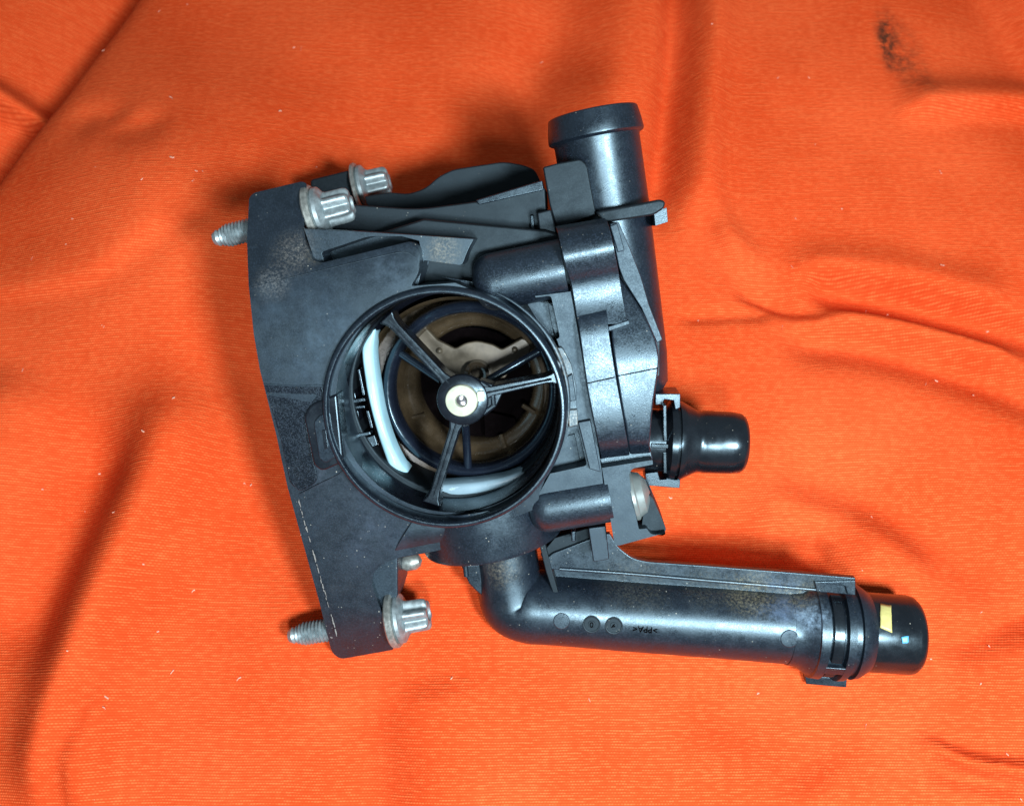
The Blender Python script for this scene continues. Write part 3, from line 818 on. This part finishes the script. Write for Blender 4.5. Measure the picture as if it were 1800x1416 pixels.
# ---- upper spout with its body running down the far right
k = K(1060, 280, 240)
A, B = P(1042, 205, 240), P(1119, 690, 240)
LA = (B - A).length
spout = lathe('spout', A, B, [(0.05, 62 * k), (-.010, 63 * k), (-.012, 65 * k), (-.012, 76 * k), (-.008, 78.5 * k), (0.03, 82 * k), (0.064, 84 * k), (0.071, 83.5 * k), (0.076, 81 * k), (0.080, 76 * k), (0.088, 75 * k), (0.32, 74 * k),
        (0.60, 70 * k), (0.86, 66 * k), (.97, 60 * k), (1.0, 48 * k), (1.0, 0)], M_pl, root, 72)
prism('clamp_boss', [(954, 294, 4), (979, 287), (1021, 279, 8), (1032, 290, 6), (1048, 376), (1010, 392), (978, 402), (966, 360)], 140, 330, M_dark, root, bevel=6, seg=4)
prism('spout_flange', [(1046, 372), (1078, 366), (1120, 358), (1160, 350, 6), (1170, 354, 6), (1168, 366, 8), (1150, 378, 8), (1100, 386), (1060, 392)], 128, 160, M_dark, root, bevel=5, seg=4)
prism('spout_tab', [(1149, 371, 1), (1172, 365, 1), (1174, 390, 1), (1152, 397, 1)], 160, 230, M_cover, root, bevel=2)
prism('spout_tag', [(1072, 397), (1085, 392), (1098, 440), (1086, 444)], 40, 90, M_flat, root, bevel=2)

# ---- right stub
d = 215; k = K(1240, 775, d)
A, B = P(1114, 771, d), P(1310, 779, d)
stub = lathe('pipe_stub', A, B, [(0, 55 * k), (.26, 55 * k), (.28, 60 * k), (.31, 69 * k), (.36, 70 * k), (.365, 64 * k), (.385, 64 * k), (.39, 70 * k), (.42, 69 * k), (.45, 66 * k), (.555, 55 * k), (.60, 54 * k), (.615, 55 * k),
         (.86, 54.5 * k), (.95, 52 * k), (.985, 47 * k), (1.0, 40 * k), (.98, 34 * k), (.7, 34 * k), (.7, 0)], M_shiny, root, 64)
for poly in ([(1152, 692), (1196, 692, 2), (1196, 716), (1187, 720), (1184, 704), (1168, 702), (1164, 711), (1152, 712)],
             [(1134, 832), (1156, 829), (1160, 843), (1171, 842), (1176, 829), (1184, 830), (1184, 843), (1196, 843), (1195, 858, 2), (1136, 853, 2)]):
    prism('stub_tab', poly, d - 34, d + 40, M_cover, stub, bevel=2)
prism('stub_bar', [(1144, 779), (1182, 781), (1182, 789), (1144, 787)], d - 66, d, M_shiny, stub, bevel=2)
for y0, y1 in ((712, 776), (794, 832)):
    prism('stub_rail', [(1165, y0), (1172, y0), (1173, y1), (1166, y1)], d - 64, d, M_shiny, stub, bevel=2)

# ---- neck, elbow and long tube
dn = 150
kn = K(880, 950, dn)
A, B = P(850, 860, dn), P(868, 946, dn)
lathe('neck', A, B, [(0, 126 * kn), (.9, 124 * kn), (.97, 122 * kn), (1, 116 * kn), (1, 0)], M_pl, root, 72)
dt = 160
kt = K(1100, 1080, dt)
path = [P(882, 930, dt), P(892, 985, dt), P(898, 1034, dt), P(905, 1056, dt), P(930, 1064, dt), P(990, 1068, dt), P(1100, 1077, dt), P(1250, 1088, dt), P(1380, 1098.5, dt), P(1400, 1100, dt)]
cp = cat(path, 6)
rads = []
for i, v in enumerate(cp):
    t = i / (len(cp) - 1)
    rads.append((54 + 11 * min(1, max(0, (t - .15) / .3))) * kt)
long_tube = tube('long_tube', cp, rads, M_tube, root, 64)
TA, TB = P(990, 1068, dt), P(1440, 1103, dt)
# fin along the tube
def fin_d(x, y): return 0
fin = prism('tube_fin', [(962, 980), (972, 972), (1060, 938), (1072, 938), (1087, 962, 8), (1112, 981, 14), (1138, 987, 10), (1240, 994), (1430, 1009), (1504, 1015, 2), (1504, 1046), (1440, 1040), (1240, 1021), (1100, 1009), (984, 1001), (964, 1000)], 112, 126, M_tube, long_tube, bevel=4)
prism('fin_web', [(968, 998), (1100, 1006), (1240, 1018), (1440, 1034), (1440, 1062), (1240, 1050), (970, 1028)], 146, 172, M_tube, fin, bevel=2)
tube('fin_bead', cat([P(984, 999, 112), P(1100, 1007, 112), P(1240, 1019, 112), P(1440, 1036, 112)], 6), 4.0, M_tube, fin, 12)
prism('neck_rib', [(946, 950), (956, 946), (970, 1000), (984, 1050, 3), (976, 1054, 3), (960, 1006)], 110, 175, M_dark, long_tube, bevel=2.5)
prism('neck_clip', [(806, 985), (822, 992), (856, 990), (866, 1046, 6), (857, 1056), (838, 1040), (824, 1026)], 128, 190, M_tube, long_tube, bevel=4)
tube('clip_pin', [P(818, 993, 124), P(820, 1012, 124)], 5.5, M_tube, long_tube, 12)
# coupling rings and end stub
A, B = P(1381, 1099, dt), P(1609, 1116, dt)
coup = lathe('coupling', A, B, [(0, 66 * kt), (.08, 68 * kt), (.13, 76 * kt), (.165, 80 * kt), (.17, 84 * kt), (.235, 85 * kt), (.24, 75 * kt), (.365, 75 * kt), (.37, 86 * kt), (.425, 85 * kt),
         (.43, 76 * kt), (.48, 76 * kt), (.485, 82 * kt), (.53, 80 * kt), (.605, 69 * kt), (.61, 66 * kt)], M_tube, root, 72)
endst = lathe('tube_end', A, B, [(.60, 64 * kt), (.605, 67.5 * kt), (.92, 67 * kt), (.96, 65.5 * kt), (.985, 61 * kt), (1.0, 53 * kt), (.985, 46 * kt), (.8, 45 * kt), (.8, 0)], M_shiny, root, 72)
prism('coupling_tab', [(1415, 1186), (1489, 1193, 2), (1488, 1208, 2), (1417, 1202, 2)], dt - 6, dt + 12, M_tube, coup, bevel=2)
def ring_sector(name, A, B, f0, f1, r0, r1, t0, t1, mat, parent, bevel=2, n=10):
    ax, u, w = frame_of(A, B); L = (B - A).length; vs = []; fs = []
    for i in range(n + 1):
        th = math.radians(t0 + (t1 - t0) * i / n); e = u * math.cos(th) + w * math.sin(th)
        vs += [A + ax * (f0 * L) + e * r0, A + ax * (f1 * L) + e * r0, A + ax * (f1 * L) + e * r1, A + ax * (f0 * L) + e * r1]
    for i in range(n):
        for k_ in range(4):
            j_ = (k_ + 1) % 4
            fs.append([4 * i + k_, 4 * i + j_, 4 * i + 4 + j_, 4 * i + 4 + k_])
    fs += [[0, 1, 2, 3], [4 * n + 3, 4 * n + 2, 4 * n + 1, 4 * n]]
    return link(name, mesh(vs, fs), mat, parent, bevel)
ring_sector('coupling_bridge', A, B, .225, .385, 66 * kt, 85.5 * kt, 112, 124, M_tube, coup)
ring_sector('coupling_key', A, B, .262, .345, 66 * kt, 81 * kt, 20, 108, M_shiny, coup, n=24)
ring_sector('coupling_key', A, B, .262, .345, 66 * kt, 80 * kt, 130, 154, M_dark, coup, n=10)
prism('coupling_block', [(1432, 1022), (1504, 1020, 2), (1504, 1046), (1490, 1044), (1486, 1030), (1456, 1026), (1436, 1040)], 106, 122, M_tube, coup, bevel=2)
# paint marks: thin curved patches following the stub
def patch(name, outline, A, B, r, mat, parent, lift=1.0, n=8):
    (x0, y0), (x1, y1), (x2, y2), (x3, y3) = outline
    vs, fs = [], []
    for i in range(n + 1):
        for j in range(n + 1):
            u, v = i / n, j / n
            x = (x0 * (1 - u) + x1 * u) * (1 - v) + (x3 * (1 - u) + x2 * u) * v
            y = (y0 * (1 - u) + y1 * u) * (1 - v) + (y3 * (1 - u) + y2 * u) * v
            jx = random.uniform(-.5, .5) if (i in (0, n) or j in (0, n)) else 0
            h, nn = ray_cyl(x + jx, y + jx, A, B, r)
            vs.append(h + nn * lift)
    for i in range(n):
        for j in range(n):
            a = i * (n + 1) + j
            fs.append([a, a + 1, a + n + 2, a + n + 1])
    o = link(name, mesh(vs, fs), mat, parent)
    s_ = o.modifiers.new('thick', 'SOLIDIFY'); s_.thickness = 0.8 * S; s_.offset = -1
    return o
patch('yellow_mark', [(1547, 1061), (1566, 1064), (1568, 1112), (1547, 1103)], A, B, 68.0 * kt, M_tape, endst)
patch('blue_mark', [(1584, 1119), (1597, 1117), (1596, 1129), (1586, 1130)], A, B, 67.6 * kt, M_blue, endst, n=4)
# moulded discs and lettering on the tube
def on_tube(x, y, r): return ray_cyl(x, y, TA, TB, r)
RT = 65 * kt
def disc(name, x, y, r, prof, mat):
    h, n = on_tube(x, y, RT)
    return lathe(name, h - n * 4, h + n * 10, [((4 + z) / 14, q * r * kt) for z, q in prof], mat, long_tube, 32, ang=25)
disc('ejector_mark', 987, 1091, 14, [(-3, 1.0), (.2, 1.0), (.9, .93), (1.0, .85), (1.0, 0)], M_tube)
disc('ejector_mark', 1388, 1122, 15, [(-3, 1.0), (.2, 1.0), (.9, .93), (1.0, .85), (1.0, 0)], M_tube)
for x, y in ((1040, 1096.5), (1079, 1099)):
    dk = disc('date_clock', x, y, 15, [(-3, 1.0), (.8, 1.0), (1.2, .95), (.9, .84), (.0, .8), (.0, .42), (.7, .38), (.8, 0)], M_dark)
def letters(name, body, x, y, size, rot, mat, parent, depth=1.2):
    cu = bpy.data.curves.new('t', 'FONT'); cu.body = body; cu.size = size; cu.extrude = depth
    cu.align_x = 'CENTER'; cu.align_y = 'CENTER'
    ob = bpy.data.objects.new('t', cu); col.objects.link(ob)
    me = bpy.data.meshes.new_from_object(ob.evaluated_get(bpy.context.evaluated_depsgraph_get()))
    bpy.data.objects.remove(ob)
    h, n = on_tube(x, y, RT)
    ax = (TB - TA).normalized(); up = n.cross(ax)
    c, s_ = math.cos(rot), math.sin(rot)
    ex = ax * c + up * s_; ey = n.cross(ex)
    me.transform(Matrix.Scale(S, 4) @ Matrix.Translation(h + n * 1.2) @ Matrix((ex, ey, n)).transposed().to_4x4())
    return link(name, me, mat, parent, ang=30)
letters('material_mark', '>PPA<', 1134, 1105, 17, math.pi, M_void, long_tube)
letters('clock_arrow', '0', 1040, 1096.5, 15, math.pi, M_void, long_tube, 1.6)
letters('clock_arrow', '4', 1079, 1099, 13, math.pi * .8, M_void, long_tube, 1.6)

# ---- steel bolts
def bolt(tip, neck_, wash, head, d, r, far=False):
    """threaded tip on the left, washer + collar + six-lobed head on the right of an ear"""
    k = K(*wash, d)
    b = bpy.data.objects.new('bolt', None); col.objects.link(b); b.parent = root; b['label'] = 'zinc plated steel bolt with washer and lobed head'
    A, B = P(*tip, d), P(*head, d); L = (B - A).length
    fw = (P(*wash, d) - A).length / L
    fn = (P(*neck_, d) - A).length / L
    pr = [(0, 0), (0, r * .52 * k), (.03, r * .72 * k)]
    n = max(5, int(fn * L / (r * .28 * k)))
    for i in range(n):
        t0 = .05 + (fn + .06 - .05) * i / n; t1 = .05 + (fn + .06 - .05) * (i + .5) / n
        g = min(1, .80 + .12 * i)
        pr += [(t0, r * .76 * g * k), (t1, r * g * k)]
    pr += [(fw, r * .9 * k)]
    lathe('thread', A, B, pr, M_zinc, b, 32, ang=28)
    lathe('washer', A, B, [(fw - .05, 0), (fw - .05, 2.3 * r * k), (fw - .04, 2.42 * r * k), (fw - .012, 2.42 * r * k), (fw, 2.3 * r * k), (fw, 0)], M_washer, b, 48)
    q = 1 - fw
    lathe('head', A, B, [(fw, 0), (fw, 2.0 * r * k), (fw + q * .06, 2.12 * r * k), (fw + q * .16, 2.08 * r * k), (fw + q * .24, 1.75 * r * k), (fw + q * .30, 1.30 * r * k, 1), (fw + q * .36, 1.24 * r * k, 1), (fw + q * .86, 1.22 * r * k, 1), (fw + q * .95, 1.14 * r * k, 1), (1, .95 * r * k, 1), (1, .62 * r * k), (.985, .5 * r * k), (.98, 0)],
          M_zinc, b, 96, lobes=6, amp=.19, ang=30)
    return b
bolt((377, 420), (440, 404), (557, 372), (618, 358), 98, 20.5)
bolt((509, 1117), (574, 1107), (699, 1087), (754, 1078), 96, 20.5)
bolt((540, 352), (560, 345), (634, 328), (684, 318), 430, 18)
# dome nut glimpsed under the plate
A, B = P(700, 990, 150), P(742, 984, 150); k = K(715, 990, 150)
lathe('dome_screw', A, B, [(0, 0), (.1, 10 * k), (.35, 15 * k), (.7, 15 * k), (.9, 10 * k), (1, 0)], M_washer, root, 32)
for o_, l_ in ((strip, 'pale blue white curved seal'), (bush, 'cream coloured round bush'), (bridge, 'tan metal bridge plate'), (endst, 'polished black pipe end')):
    o_['label'] = l_
